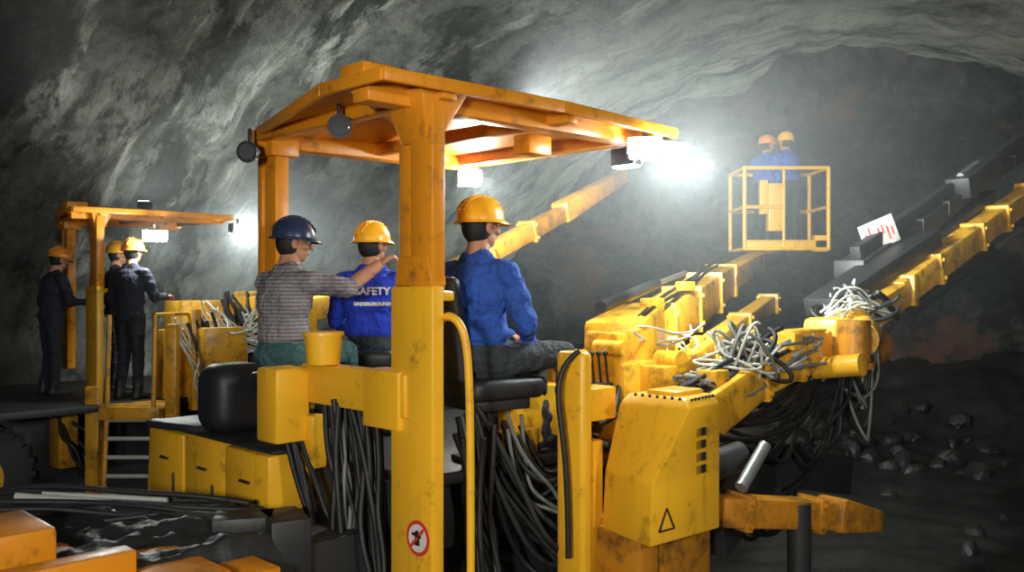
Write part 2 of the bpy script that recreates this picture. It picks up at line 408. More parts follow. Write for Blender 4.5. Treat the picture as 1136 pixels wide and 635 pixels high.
    if vest_print:
        for txt, z, sz in (('SAFETY', .36, .068), ('UNDERGROUND', .29, .03)):
            cu = bpy.data.curves.new('back_lettering', 'FONT'); cu.body = txt; cu.size = sz; cu.align_x = 'CENTER'; cu.extrude = .018
            cu.offset = .0015
            cu.materials.append(WSIGN); t = bpy.data.objects.new('back_lettering', cu)
            Mt = W @ Matrix.Translation(T((-.141, -.02, z))) @ Matrix.Rotation(-math.pi / 2, 4, 'Z') @ Matrix.Rotation(math.pi / 2, 4, 'X')
            link(t); t.parent = e
            t.matrix_parent_inverse = (Matrix.Translation(e.location) @ e.rotation_euler.to_matrix().to_4x4()).inverted(); t.matrix_basis = Mt
    return e

def seat(par, c, yaw, z, back=.58):
    """operator seat: cushion top at z, floor at 1.6"""
    R = Matrix.Rotation(yaw, 4, 'Z'); q = lambda x, y, zz: V((c[0], c[1], 0)) + R @ V((x, y, zz))
    g = G(); g.box(q(.1, 0, z - .06), (.48, .46, .12), yaw, .045, seg=4)
    d = R @ Matrix.Rotation(-.14, 4, 'Y')
    if back: g.box(q(-.22, 0, z + back / 2 - .02), (.09, .42, back), 0, .04, rot=d, seg=4)
    g.done('seat_cushions', VIN, par)
    g = G(); g.cyl(q(.08, 0, 1.6), q(.08, 0, z - .1), .07); g.box(q(.08, 0, z - .15), (.36, .36, .06), yaw); g.box(q(.08, 0, 1.62), (.3, .3, .04), yaw)
    g.done('seat_pedestal', DRK, par)

# ------------------------------------------------------------------ lamps
def lamp(par, p, yaw, w=.2, up=0):
    R = Matrix.Rotation(yaw, 4, 'Z') @ Matrix.Rotation(-up, 4, 'Y'); p = V(p); T_ = R
    G().box(p, (.10, w, .12), rot=T_, bev=.015).cyl(p, p + V((0, 0, -.14 if up else .12)), .015).done('floodlight_housing', DRK, par)
    g = G().box(p + R @ V((.056, 0, 0)), (.02, w - .02, .10), rot=T_, bev=.008)
    if not up: g.box(p + R @ V((0, 0, -.062)), (.08, w - .03, .012), rot=T_, bev=.004)
    g.done('floodlight_glass', LAMP, par)
def spot(name, p, target, energy, size=120, col=(0.92, 1, .94), rad=.08, par=None):
    l = bpy.data.lights.new(name, 'SPOT'); l.energy = energy; l.spot_size = math.radians(size); l.spot_blend = .6; l.color = col; l.shadow_soft_size = rad
    o = link(bpy.data.objects.new(name, l)); o.location = p
    o.rotation_euler = (V(target) - V(p)).to_track_quat('-Z', 'Y').to_euler()
    parent(o, par); return o
def point(name, p, energy, col=(0.92, 1, .95), rad=.08, par=None):
    l = bpy.data.lights.new(name, 'POINT'); l.energy = energy; l.color = col; l.shadow_soft_size = rad
    o = link(bpy.data.objects.new(name, l)); o.location = p; parent(o, par); return o

# ------------------------------------------------------------------ drilling jumbo common parts
def wheel(gt, gh, c, yaw, r=.6, w=.4):
    d = V((-math.sin(yaw), math.cos(yaw), 0)); c = V(c)
    gt.cyl(c - d * w / 2, c + d * w / 2, r * .93, n=36); gt.cyl(c - d * w * .35, c + d * w * .35, r, n=36)
    f = V((math.cos(yaw), math.sin(yaw), 0))
    for i in range(26):
        t = 2 * math.pi * i / 26; o = (f * math.cos(t) + V((0, 0, 1)) * math.sin(t)) * r * .97
        for sg in (-1, 1): gt.beam(c + o + d * sg * .02, c + o * 1.0 + d * sg * w * .48, .06, .06, bev=0, up=o)
    gh.cyl(c - d * (w / 2 + .01), c + d * (w / 2 + .01), r * .5, n=24); gh.cyl(c - d * (w / 2 + .05), c + d * (w / 2 + .05), r * .2, n=16)
def canopy_unit(par, O, zc, k=1.0, a2=.17, b2=1.66):
    L = lambda a, b, z: V((O[0] + .7071 * (a - b) * k, O[1] + .7071 * (a + b) * k, z))
    poly = [(-.36, -.2), (-.36, .3), (.08, 1.74), (1.0, 1.95), (2.0, 1.9), (1.95, -.2), (.8, -.27)]
    g = G(); bm = g.bm
    lo = [bm.verts.new(L(a, b, zc)) for a, b in poly]; lc = bm.verts.new(L(.8, .8, zc + .1))
    hi = [bm.verts.new(L(a, b, zc + .03)) for a, b in poly]; hc = bm.verts.new(L(.8, .8, zc + .13)); n = len(poly)
    for i in range(n):
        j = (i + 1) % n
        bm.faces.new((lo[i], lo[j], lc)); bm.faces.new((hi[j], hi[i], hc)); bm.faces.new((lo[j], lo[i], hi[i], hi[j]))
    bmesh.ops.recalc_face_normals(bm, faces=bm.faces[:])
    for i in range(n):
        a, b = poly[i], poly[(i + 1) % n]; g.beam(L(*a, zc + .01), L(*b, zc + .01), .03, .065, bev=.008)
    g.done('canopy_roof', ORG, par)
    g = G()
    g.beam(L(-.33, .02, zc - .03), L(1.9, .02, zc - .005), .13, .11); g.beam(L(.02, b2, zc - .03), L(1.9, b2, zc - .005), .13, .11)
    for a in (.05, .95, 1.75): g.beam(L(a, -.2, zc - .01), L(a, 1.62 if a < .1 else 1.82, zc - .01), .09, .08)
    g.beam(L(-.3, .1, zc), L(1.7, 1.7, zc), .05, .06)
    g.box(L(1.15, .3, zc - .1), (.2, .14, .12)); g.box(L(-.25, .05, zc + .05), (.22, .2, .1))
    g.done('canopy_frame', ORG, par)
    g = G(); c = L(0, 0, 0)
    g.box((c.x, c.y, 1.35), (.08, .33, 2.5), bev=.014)
    g.box(L(.05, 0, 2.55), (.14, .30, .05))
    g.done('canopy_post_lower', YEL, par)
    g = G(); g.box(L(.02, -.06, (2.58 + zc) / 2), (.09, .17, zc - 2.56)); g.box(L(.04, .1, (2.58 + zc) / 2), (.08, .10, zc - 2.56))
    g.hull([[L(-.03, -.15, 2.6), L(.07, -.15, 2.6), L(.07, .15, 2.6), L(-.03, .15, 2.6)], [L(-.03, -.12, 2.75), L(.07, -.12, 2.75), L(.07, .12, 2.75), L(-.03, .12, 2.75)]])
    g.hull([[L(-.02, -.1, zc - .25), L(.06, -.1, zc - .25), L(.06, .1, zc - .25), L(-.02, .1, zc - .25)], [L(-.1, -.16, zc), L(.2, -.16, zc), L(.2, .16, zc), L(-.1, .16, zc)]])
    g.box(L(a2, b2, (1.6 + zc) / 2), (.1, .2, zc - 1.6)); g.box(L(a2 - .04, b2 + .06, (1.9 + zc) / 2), (.06, .06, zc - 1.9))
    g.box(L(a2, b2, zc - .08), (.2, .28, .12))
    g.done('canopy_posts', ORG, par)
    return L

def post_light(par, p, yaw):
    p = V(p); d = V((math.cos(yaw), math.sin(yaw), -.15)).normalized()
    G().cyl(p - d * .07, p + d * .03, .035, .062).cyl(p + d * .03, p + d * .045, .066).cyl(p + V((0, 0, .02)), p + V((0, 0, .14)), .012).done('headlamp_shell', DRK, par)
    G().cyl(p + d * .042, p + d * .052, .055, .045).done('headlamp_lens', GLASS, par)

# =================================================================== NEAR JUMBO
rd = math.radians
O1 = (-.475, 4.5)
J = empty('drilling_jumbo', (O1[0], O1[1], 0), R45)
L1 = canopy_unit(J, O1, 3.56, 1.0)
post_light(J, (-.93, 4.85, 3.46), rd(-75)); post_light(J, (-1.60, 5.5, 3.42), rd(-100))
# deck + chassis
g = G(); g.box(L1(1.1, 1.05, 1.57), (1.9, 1.9, .06)); g.box(L1(-.1, 1.0, 1.0), (3.8, 1.2, .6)); g.box(L1(1.0, 1.0, 1.35), (1.8, 1.5, .4))
g.box(L1(-2.6, 1.0, .9), (1.0, 1.3, .8)); g.done('chassis_and_deck', DRK, J)
gt, gh = G(), G()
for a in (-1.5, 1.35):
    for b in (.15, 1.85): wheel(gt, gh, L1(a, b, .6), R45)
gt.done('tyres', BLK, J); gh.done('wheel_hubs', YEL2, J)
# rear hood towards the left foreground
g = G(); g.box((-2.28, 3.97, 1.12), (1.45, 1.6, .5), bev=.03)
g.box((-1.95, 3.55, 1.3), (.9, .12, .36)); g.box((-2.28, 3.85, 1.47), (.5, .45, .2), bev=.03); g.box((-1.3, 4.22, 1.12), (.2, .5, .4))
g.done('rear_hood', ORG, J)
def sheet(name, c, sx, sy, yaw, amp, mat, par, z):
    n = 60; R = Matrix.Rotation(yaw, 4, 'Z'); vs = []
    for i in range(n + 1):
        for j in range(n + 1):
            u, v = i / n - .5, j / n - .5; p = V((c[0], c[1], 0)) + R @ V((u * sx, v * sy, 0))
            e = max(abs(u), abs(v)) * 2
            p.z = z + amp * (.5 + fr(p, 3.0)) + .4 * amp * fr(p, 9) - .25 * sm((e - .88) / .12); vs.append(p)
    fs = [(i * (n + 1) + j, (i + 1) * (n + 1) + j, (i + 1) * (n + 1) + j + 1, i * (n + 1) + j + 1) for i in range(n) for j in range(n)]
    me = bpy.data.meshes.new(name); me.from_pydata(vs, [], fs); me.materials.append(mat); me.shade_smooth()
    o = link(bpy.data.objects.new(name, me)); parent(o, par)
sheet('crumpled_tarpaulin', (-2.05, 4.35), 1.75, 1.35, R45, .06, TARP, J, 1.37)
g = G(); g.beam((-2.9, 4.75, 1.42), (-1.5, 4.85, 1.40), .12, .05); g.beam((-2.6, 4.95, 1.41), (-1.35, 4.5, 1.43), .06, .05); g.box((-1.35, 4.55, 1.4), (.3, .2, .1), yaw=.2); g.box((-1.15, 4.55, 1.3), (.2, .3, .3), yaw=.5); g.done('hood_clutter', DRK, J)
G().cyl((-2.65, 4.82, 1.475), (-2.1, 4.72, 1.46), .02).cyl((-2.55, 4.9, 1.47), (-1.85, 4.84, 1.45), .013).done('grey_pipes', GRYP, J)
# yellow lockers, left of the post
g = G(); g.box((-1.42, 5.45, 1.40), (.42, .52, .46), bev=.02); g.box((-1.80, 5.83, 1.40), (.42, .52, .5), bev=.02); g.box((-2.18, 6.2, 1.38), (.42, .52, .5), bev=.02)
g.done('side_lockers', YEL, J)
g = G(); g.box((-1.8, 5.83, 1.655), (.44, 1.7, .02)); g.beam((-2.4, 6.0, 1.69), (-1.95, 5.78, 1.68), .1, .05); g.box((-1.35, 5.4, 1.72), (.12, .1, .1)); g.done('locker_tops', TARP, J)
g = G()
for x, y in ((-1.42, 5.45), (-1.8, 5.83), (-2.18, 6.2)): g.box((x - .155, y - .155, 1.45), (.02, .12, .02)); g.box((x - .155 + .1, y - .155 - .1, 1.3), (.016, .02, .14))
g.done('locker_handles', DRK, J)
g = G(); g.box((-.83, 4.86, 2.05), (.12, .95, .22)); g.box((-1.30, 5.12, 1.93), (.22, .22, .42), bev=.02); g.box((-1.12, 5.12, 1.72), (.1, .1, .3))
g.box((-.62, 4.66, 2.02), (.16, .3, .3)); g.done('control_beam', YEL, J)
# bucket
BK = empty('plastic_bucket', (-1.05, 5.02, 2.16))
g = G(); g.cyl((-1.05, 5.02, 2.165), (-1.05, 5.02, 2.34), .09, .108, n=24); g.cyl((-1.05, 5.02, 2.325), (-1.05, 5.02, 2.345), .115, n=24)
g.done('bucket_shell', YEL, BK)
# black equipment seat (low) and operators' seats
g = G(); g.box((-1.80, 5.85, 1.88), (.42, .36, .44), bev=.12, seg=5); g.done('spare_seat', VIN, J)
seat(J, (-1.36, 5.45), rd(45), 2.08, 0)
seat(J, (-.95, 6.1), rd(85), 2.08, .12)
seat(J, (-.21, 5.08), rd(35), 2.09)
# prohibition sign on post
def disc(name, c, nrm, r, mat, par, th=.003):
    G().cyl(V(c), V(c) + V(nrm).normalized() * th, r, n=40).done(name, mat, par)
nr = V((-.7071, -.7071, 0)); sc = L1(-.041, -.06, 1.36)
disc('sign_rim', sc, nr, .088, RED, J, .003); disc('sign_field', sc, nr, .068, WSIGN, J, .005)
g = G(); sd = V((-.7071, .7071, 0)); s2 = sc + nr * .006
g.box(s2 + V((0, 0, -.01)), (.004, .035, .05), bev=.001); g.cyl(s2 + V((0, 0, .022)), s2 + V((0, 0, .022)) + nr * .003, .017); g.beam(s2 - sd * .03 + V((0, 0, .01)), s2 + sd * .035 + V((0, 0, .02)), .012, .012, bev=0)
g.done('sign_pictogram', BLK, J)
G().beam(s2 + nr * .003 - sd * .05 + V((0, 0, .05)), s2 + nr * .003 + sd * .05 - V((0, 0, .05)), .004, .016, bev=0).done('sign_bar', RED, J)
# handrail
Hose(.021).line([(-.36, 4.5, 2.42), (-.33, 4.42, 2.46), (-.27, 4.38, 2.45), (-.22, 4.38, 2.36), (-.205, 4.38, 2.1), (-.2, 4.38, 1.6), (-.2, 4.38, 1.0), (-.2, 4.38, .5)]).done('handrail', YEL, J)
# right console and plates
g = G(); g.box((.34, 4.92, 1.62), (.09, .2, 1.25), bev=.03, seg=3); g.box((.40, 5.0, 1.3), (.14, .16, .9)); g.box((.45, 5.02, 1.95), (.22, .16, .18))
g.box((.13, 5.45, 1.83), (.5, .12, .34)); g.box((-.02, 5.3, 1.68), (.3, .2, .16)); g.box((.33, 5.7, 2.0), (.12, .3, .4))
g.done('operator_console', YEL, J)
Hose(.016).line([(.3, 4.8, 1.15), (.3, 4.8, 1.5), (.27, 4.8, 1.85), (.23, 4.82, 2.05), (.28, 4.82, 2.2), (.36, 4.85, 2.25)]).done('armrest_edge', BLK, J)
g = G()
for i in range(7):
    x = .32 + i * .045; g.cyl((x, 5.35 + i * .03, 2.0), (x - .02, 5.33 + i * .03, 2.18), .008); g.ball((x - .02, 5.33 + i * .03, 2.19), .018, sub=2)
g.box((.42, 5.44, 1.98), (.34, .14, .06)); g.done('control_levers', DRK, J)
# big cabinet
def cab(z, cx, cy, lx): return [(lx, 4.87, z), (cx, cy, z), (1.125, 4.87, z), (.86, 5.17, z)]
g = G(); g.hull([cab(1.29, .69, 4.5, .485), cab(1.60, .70, 4.5, .5), cab(1.97, .905, 4.57, .58), [(.63, 4.89, 2.02), (.89, 4.64, 2.02), (1.08, 4.88, 2.02), (.86, 5.1, 2.02)]], .014)
g.box((.88, 4.87, 2.03), (.25, .2, .03)); g.done('hydraulic_cabinet', YEL, J)
g = G()
for i in range(7):
    t = i / 6; g.ball((.66 + .2 * t, 4.82 - .2 * t, 2.02), .009, sub=2); g.ball((.93 + .15 * t, 4.66 + .19 * t, 2.01), .009, sub=2)
for i in range(4): g.box((1.0, 4.712, 1.84 - i * .065), (.045, .01, .04), yaw=rd(52), bev=0)
a = [V((.74, 4.537, 1.36)), V((.83, 4.615, 1.36)), V((.785, 4.576, 1.47))]
for i in range(3): g.beam(a[i], a[(i + 1) % 3], .008, .008, bev=0)
g.done('cabinet_bolts_and_labels', DRK, J)
g = G(); g.box((.62, 4.85, .95), (.16, .3, .7)); g.box((.9, 5.1, 1.0), (.5, .2, .5)); g.box((.55, 4.98, 1.2), (.1, .2, .25)); g.done('cabinet_bracket', ORGD, J)
# boom pedestal / turret
g = G(); g.box((.72, 6.2, 1.75), (.6, .6, .7), bev=.04); g.cyl((.80, 6.25, 1.4), (.80, 6.25, 2.3), .2, n=28)
g.beam((.6, 6.0, 1.95), (.9, 6.6, 2.1), .3, .46, bev=.04); g.box((.62, 5.95, 2.15), (.12, .3, .3), bev=.03)
g.box((.95, 5.9, 1.98), (.16, .22, .2)); g.cyl((.55, 5.9, 2.2), (.72, 5.75, 2.2), .05); g.cyl((1.0, 6.1, 2.1), (1.12, 5.95, 2.1), .07); g.done('boom_turret', BOOMY, J)
# boom 1 with basket
g = G(); a, b = V((.76, 6.35, 2.12)), V((2.35, 10.1, 2.66)); g.beam(a, b, .34, .40, .30, .34, .03)
g.beam(b - (b - a).normalized() * .3, (3.35, 12.3, 2.95), .25, .26, .22, .24, .02)
g.beam((.70, 6.2, 2.14), (1.0, 6.95, 2.26), .44, .44, .38, .42, .05); g.box((2.35, 10.1, 2.66), (.12, .36, .37), yaw=rd(67), bev=.02)
g.beam((1.05, 6.3, 1.93), (2.9, 10.1, 2.42), .18, .18, .16, .18, .02)
g.collars(a, b, (.25, .5, .76), .37, .42, .04); g.collars((1.05, 6.3, 1.93), (2.9, 10.1, 2.42), (.3, .62, .97), .22, .22, .08)
g.box((1.05, 6.75, 2.46), (.16, .12, .1)); g.box((1.5, 7.8, 2.6), (.14, .12, .08))
g.done('basket_boom', BOOMY, J)
g = G(); g.beam((3.35, 12.3, 2.93), (3.95, 13.35, 3.05), .22, .2, bev=.02); g.cyl((1.2, 7.2, 1.95), (2.1, 9.4, 2.3), .06); g.cyl((.62, 6.3, 2.45), (1.25, 7.8, 2.62), .045); g.done('basket_boom_arm', DRK, J)
g = G(); g.cyl((2.1, 9.4, 2.3), (2.5, 10.35, 2.46), .035); g.cyl((1.25, 7.8, 2.62), (1.7, 8.85, 2.73), .022); g.cyl((1.27, 5.0, 1.48), (1.46, 5.2, 1.68), .036); g.done('cylinder_rods', STL, J)
# boom 2
g = G(); g.beam((.98, 5.35, 1.75), (1.55, 5.95, 1.98), .3, .3, .26, .26, .03); g.beam((1.5, 5.9, 1.96), (2.3, 6.75, 2.16), .24, .24, .24, .24, .03)
g.box((2.42, 6.88, 2.2), (.3, .3, .32), bev=.05); g.cyl((2.6, 6.75, 2.2), (2.85, 7.3, 2.25), .14, .14)
g.beam((2.6, 7.1, 2.26), (3.4, 7.9, 2.55), .26, .24, .24, .22, .03); g.beam((3.3, 7.8, 2.52), (6.9, 11.15, 4.1), .22, .24, .2, .22, .02)
g.box((3.4, 7.9, 2.56), (.12, .3, .28), bev=.02); g.box((2.05, 6.45, 2.25), (.5, .18, .08))
g.collars((1.5, 5.9, 1.96), (2.3, 6.75, 2.16), (.1, .55), .28, .28); g.collars((3.3, 7.8, 2.52), (6.9, 11.15, 4.1), (.15, .36, .5, .7), .27, .29, .06)
g.box((1.25, 5.6, 2.02), (.16, .14, .12)); g.box((1.9, 6.2, 2.22), (.12, .16, .12)); g.cyl((2.2, 6.55, 2.0), (2.45, 6.3, 2.05), .08)
g.done('drill_boom', BOOMY, J)
G().cyl((2.75, 7.15, 2.2), (2.95, 7.4, 2.1), .17).cyl((2.5, 6.6, 2.05), (2.5, 6.6, 2.35), .12).cyl((2.5, 6.6, 2.0), (2.5, 6.6, 2.04), .15).done('drill_boom_knuckle', ORGD, J)
g = G(); g.beam((3.0, 8.0, 2.75), (7.0, 11.6, 4.65), .26, .12); g.beam((3.05, 8.0, 2.86), (7.0, 11.6, 4.76), .1, .18)
g.beam((2.5, 7.3, 2.42), (3.9, 8.5, 3.05), .3, .16)
for i in range(9):
    t = i / 9; p = V((3.0, 8.0, 2.75)).lerp(V((7, 11.6, 4.65)), t); g.box(p, (.06, .28, .16))
g.beam((3.6, 8.3, 2.75), (5.2, 9.8, 3.6), .14, .1); g.beam((4.6, 9.3, 3.6), (5.3, 10, 3.95), .24, .22); g.cyl((3.5, 7.9, 2.38), (4.9, 9.2, 2.95), .055); g.done('drill_feed_rail', DRK, J)
g = G(); g.cyl((4.65, 9.35, 3.74), (5.0, 9.68, 3.92), .035); g.cyl((4.9, 9.2, 2.95), (5.5, 9.75, 3.22), .03); g.done('drill_rod', STL, J)
G().beam((3.3, 7.9, 2.62), (4.2, 8.75, 3.05), .06, .06).done('feed_hose_guide', YEL, J)
# reflector plate
rp = V((3.36, 8.25, 3.08)); rr = Matrix.Rotation(rd(10), 4, 'Z') @ Matrix.Rotation(rd(-22), 4, 'Y')
G().box(rp, (.36, .02, .26), rot=rr, bev=.006).done('marker_board', WSIGN, J)
g = G()
for i in range(7): g.box(rp + rr @ V((-.14 + .045 * i, -.012, .03 * math.sin(i * 2))), (.012, .006, .08 + .05 * (i % 2)), rot=rr, bev=0)
g.done('marker_board_print', RED, J)
# boom 3 (far side)
g = G(); g.beam((-.75, 7.1, 2.55), (.55, 9.5, 3.38), .15, .18, .15, .16, .02); g.beam((.5, 9.4, 3.36), (1.36, 11.0, 3.95), .2, .22, .16, .16, .03); g.collars((-.75, 7.1, 2.55), (.55, 9.5, 3.38), (.4, .7), .19, .21); g.done('far_drill_boom', ORGD, J)
# lower right outrigger
g = G(); g.beam((1.15, 5.15, 1.32), (2.0, 5.6, 1.18), .18, .18, bev=.03); g.beam((1.95, 5.55, 1.2), (2.35, 5.85, 1.08), .22, .22, .16, .14, bev=.03); g.collars((1.15, 5.15, 1.32), (2.0, 5.6, 1.18), (.2, .8), .21, .21); g.done('outrigger_arm', ORGD, J)
g = G(); g.cyl((1.72, 5.4, 1.3), (1.72, 5.4, .1), .07); g.cyl((1.78, 5.42, .02), (1.78, 5.42, .14), .22); g.cyl((1.12, 5.2, 1.55), (1.35, 5.3, 1.6), .09)
g.beam((1.1, 5.5, 1.2), (1.6, 6.2, 1.4), .4, .5); g.beam((1.6, 6.2, 1.4), (2.6, 7.2, 1.1), .25, .3); g.cyl((1.9, 6.3, 1.7), (2.6, 7.0, 1.9), .07); g.done('outrigger_jacks', DRK, J)
# hoses
h = Hose(.016)
h.bundle((-.95, 4.98, 2.0), (-.75, 4.75, .8), 11, .0, .09, .04); h.bundle((-.8, 4.83, 2.0), (-.6, 4.62, .6), 10, .05, .08, .04)
h.bundle((-1.28, 5.16, 1.85), (-.8, 4.7, .6), 5, .05, .06, .04)
h.bundle((-.2, 4.95, 1.97), (.42, 5.1, 1.0), 7, .3, .08, .04); h.bundle((.0, 5.1, 1.8), (.45, 5.2, 1.8), 7, .45, .06, .04); h.bundle((-.2, 4.9, 1.9), (-.1, 4.9, .5), 9, .0, .12, .05)
h.bundle((.42, 5.15, 1.9), (.72, 5.98, 2.0), 7, .2, .04, .03); h.bundle((1.0, 5.2, 1.9), (2.4, 6.85, 2.15), 8, .3, .06, .05)
h.bundle((2.6, 6.9, 2.25), (2.0, 6.3, 1.5), 6, .55, .08, .06); h.bundle((2.85, 7.2, 2.25), (2.45, 6.8, 2.15), 8, .75, .08, .06); h.bundle((2.9, 7.3, 2.5), (3.5, 8.1, 2.75), 8, .25, .06)
h.bundle((1.3, 5.4, 1.3), (2.1, 6.6, 1.25), 6, .3, .08)
h.bundle((-2.9, 4.6, 1.44), (-1.3, 4.65, 1.42), 4, -.03, .06, .03); h.bundle((-3.0, 4.95, 1.4), (-1.5, 4.95, 1.38), 4, -.04, .06, .03)
h.bundle((2.0, 6.45, 2.2), (3.1, 7.6, 2.5), 8, .12, .06, .05); h.bundle((1.05, 5.45, 1.93), (2.1, 6.5, 2.15), 12, -.03, .07, .05); h.loops((1.55, 5.95, 2.08), 6, .26, .4)
h.bundle((1.1, 5.3, 1.7), (2.3, 6.7, 1.9), 5, .35, .08, .06); h.bundle((.9, 6.3, 2.37), (2.25, 9.8, 2.84), 3, .0, .04, .02); h.loops((2.8, 7.2, 2.4), 5, .25, .6)
h.done('hydraulic_hoses', BLK, J)
h = Hose(.012); h.bundle((1.1, 5.5, 1.98), (2.1, 6.4, 2.15), 14, .05, .1, .05); h.loops((1.5, 5.9, 2.1), 8, .25, .4); h.loops((2.75, 7.3, 2.4), 6, .22, .5)
h.bundle((2.85, 7.1, 2.25), (2.5, 6.8, 2.1), 4, .6, .06, .05); h.bundle((.0, 5.0, 1.85), (.4, 5.1, 1.3), 3, .2, .06); h.bundle((-.95, 4.96, 1.98), (-.75, 4.72, .8), 3, 0, .08)
h.done('grey_hoses', GHO, J)
h = Hose(.009)
h.loops((1.5, 5.88, 2.12), 14, .22, .3); h.bundle((1.15, 5.65, 2.0), (1.95, 6.25, 2.12), 22, .05, .07, .04); h.loops((1.25, 7.0, 2.1), 3, .18)
h.bundle((.8, 6.0, 2.3), (1.5, 7.3, 2.25), 3, .15, .06)
h.loops((2.75, 7.25, 2.45), 5, .2, .5); h.bundle((2.4, 6.9, 2.35), (3.0, 7.2, 2.4), 8, -.15, .05); h.bundle((2.1, 6.4, 2.2), (2.5, 6.9, 2.1), 4, .3, .06)
h.bundle((2.85, 7.1, 2.3), (2.6, 6.9, 2.1), 3, .5, .06)
h.done('pale_hose_coils', WHT, J)
# floodlights
lamp(J, L1(1.9, -.16, 3.46), rd(-65), .3); lamp(J, L1(1.62, -.2, 3.45), rd(-100), .22); lamp(J, L1(1.95, .2, 3.46), R45, .2); lamp(J, L1(1.9, 1.7, 3.45), rd(-80), .2)
lamp(J, L1(1.6, .8, 3.78), rd(62), .25, up=.5)  # made-up fixture on the canopy top, for the added roof wash
spot('floodlight_beam_a', L1(2.1, 0, 3.42), (6, 16, 3.2), 900, 120, par=J)
spot('floodlight_beam_b', L1(2.1, 1.8, 3.42), (3, 17, 3.0), 600, 120, par=J)
point('floodlight_spill_a', L1(2.0, -.36, 3.35), 95, par=J, rad=.05); point('floodlight_spill_b', L1(1.85, 1.55, 3.33), 60, par=J, rad=.05)
spot('added_roof_wash', L1(1.68, .86, 3.86), (6.6, 15.0, 7.4), 1500, 100, (.97, 1, .94), .1, J)  # added light, brightens the tunnel roof near the face

# =================================================================== basket
K = empty('work_basket', (4.0, 13.5, 3.15), 0)
g = G(); x0, x1, y0, y1, z0, z1 = 3.38, 4.6, 13.1, 13.95, 3.14, 4.32
g.box((3.99, 13.52, z0), (1.26, .9, .05), yaw=0)
for x in (x0, x1):
    for y in (y0, y1): g.cyl((x, y, z0), (x, y, z1), .03)
for z in (z1, 3.75):
    g.cyl((x0, y0, z), (x1 if z > 4 else 3.95, y0, z), .028); g.cyl((x0, y1, z), (x1, y1, z), .028)
    for x in (x0, x1): g.cyl((x, y0, z), (x, y1, z), .028)
g.cyl((3.95, y0, z0), (3.95, y0, z1), .022); g.box((3.99, y0, 3.2), (1.24, .02, .14), yaw=0)
g.box((3.85, y0 + .12, 3.75), (.22, .18, .7), yaw=0, bev=.02); g.box((3.68, y0 + .1, 3.9), (.12, .1, .5), yaw=0); g.box((4.5, y0 + .06, 3.22), (.2, .14, .24), yaw=0)
g.done('basket_frame', YEL, K)

# =================================================================== FAR JUMBO
O2 = (-4.63, 10.0)
J2 = empty('drilling_jumbo', (O2[0], O2[1], 0), R45)
L2 = canopy_unit(J2, O2, 3.42, .8, .17, 1.5)
g = G(); g.box(L2(.8, .8, 1.33), (3.6, 2.7, .08)); g.box(L2(.5, 1.1, .85), (4.6, 1.2, .7)); g.box(L2(3.5, .9, 1.3), (1.2, 1.4, .9)); g.done('chassis_and_deck', DRK, J2)
gt, gh = G(), G()
for a in (-1.5, 2.7):
    for b in (.3, 2.1): wheel(gt, gh, L2(a, b, .6), R45)
gt.done('tyres', BLK, J2); gh.done('wheel_hubs', YEL2, J2)
g = G(); g.box((-3.2, 9.9, 1.9), (.5, .3, .5)); g.box((-3.7, 11.0, 2.25), (.9, .5, .35)); g.box((-3.0, 10.2, 1.3), (.8, .8, .5)); g.box((-3.5, 10.8, 1.8), (.6, .5, .8)); g.box((-3.3, 11.6, 2.35), (.4, .4, .35)); g.box((-3.45, 9.8, 1.8), (.1, .1, 1.1))
g.box((-2.55, 10.3, 2.2), (.5, .4, .3)); g.box((-2.5, 10.4, 1.4), (.9, .5, .4)); g.box((-4.85, 9.75, 1.0), (.2, .3, .7)); g.beam((-3.2, 11.4, 2.2), (-1.2, 14.5, 2.6), .3, .3)
g.box((-3.75, 9.95, 1.75), (.3, .25, .75)); g.box((-3.0, 10.6, 2.35), (.35, .5, .25)); g.cyl((-2.7, 10.0, 1.7), (-2.2, 10.4, 1.9), .14)
g.done('engine_covers', YEL2, J2)
g = G()
for x in (-4.20, -3.72):
    g.cyl((x, 9.25, .35), (x, 9.35, 1.35), .026); g.cyl((x, 9.35, 1.35), (x, 9.4, 2.3), .024)
g.box((-3.96, 9.38, 1.28), (.62, .16, .14), yaw=0)
g.box((-4.36, 9.4, .95), (.14, .12, 1.2), yaw=0); g.box((-3.58, 9.5, 1.65), (.12, .12, 1.1), yaw=0)
g.box((-3.96, 9.55, 1.34), (.7, .4, .05), yaw=0); g.cyl((-3.72, 9.4, 2.3), (-3.5, 9.8, 2.3), .02); g.cyl((-3.5, 9.8, 2.3), (-3.5, 9.8, 1.35), .02)
g.done('access_ladder_frame', YEL2, J2)
g = G()
for i in range(5): g.cyl((-4.20, 9.26 + .02 * i, .45 + .19 * i), (-3.72, 9.26 + .02 * i, .45 + .19 * i), .022)
g.done('access_ladder_rungs', GRYP, J2)
h = Hose(.018); h.bundle((-3.4, 9.9, 2.2), (-3.1, 9.9, 1.3), 20, .1, .15, .06); h.bundle((-3.2, 10.3, 2.4), (-2.6, 10.1, 1.8), 18, .3, .15, .06); h.bundle((-4.9, 9.7, 1.3), (-4.5, 9.6, .6), 8, .1, .1, .06); h.done('hydraulic_hoses', BLK, J2)
h = Hose(.010); h.bundle((-3.3, 10.0, 2.3), (-2.7, 10.0, 2.0), 14, .2, .15, .06); h.loops((-2.8, 10.0, 2.2), 10, .2); h.bundle((-3.6, 9.7, 2.2), (-3.3, 9.8, 1.4), 8, 0, .1, .05); h.done('pale_hoses', WHT, J2)
lamp(J2, (-3.95, 9.95, 3.16), rd(-60), .28); lamp(J2, (-3.35, 11.0, 3.3), rd(-30), .22)
lamp(J2, L2(1.2, 1.2, 3.60), rd(130), .16, up=.6)  # invented up-facing fixture for the wash added on this canopy
point('floodlight_spill', (-3.85, 9.8, 3.12), 75, par=J2, rad=.05)
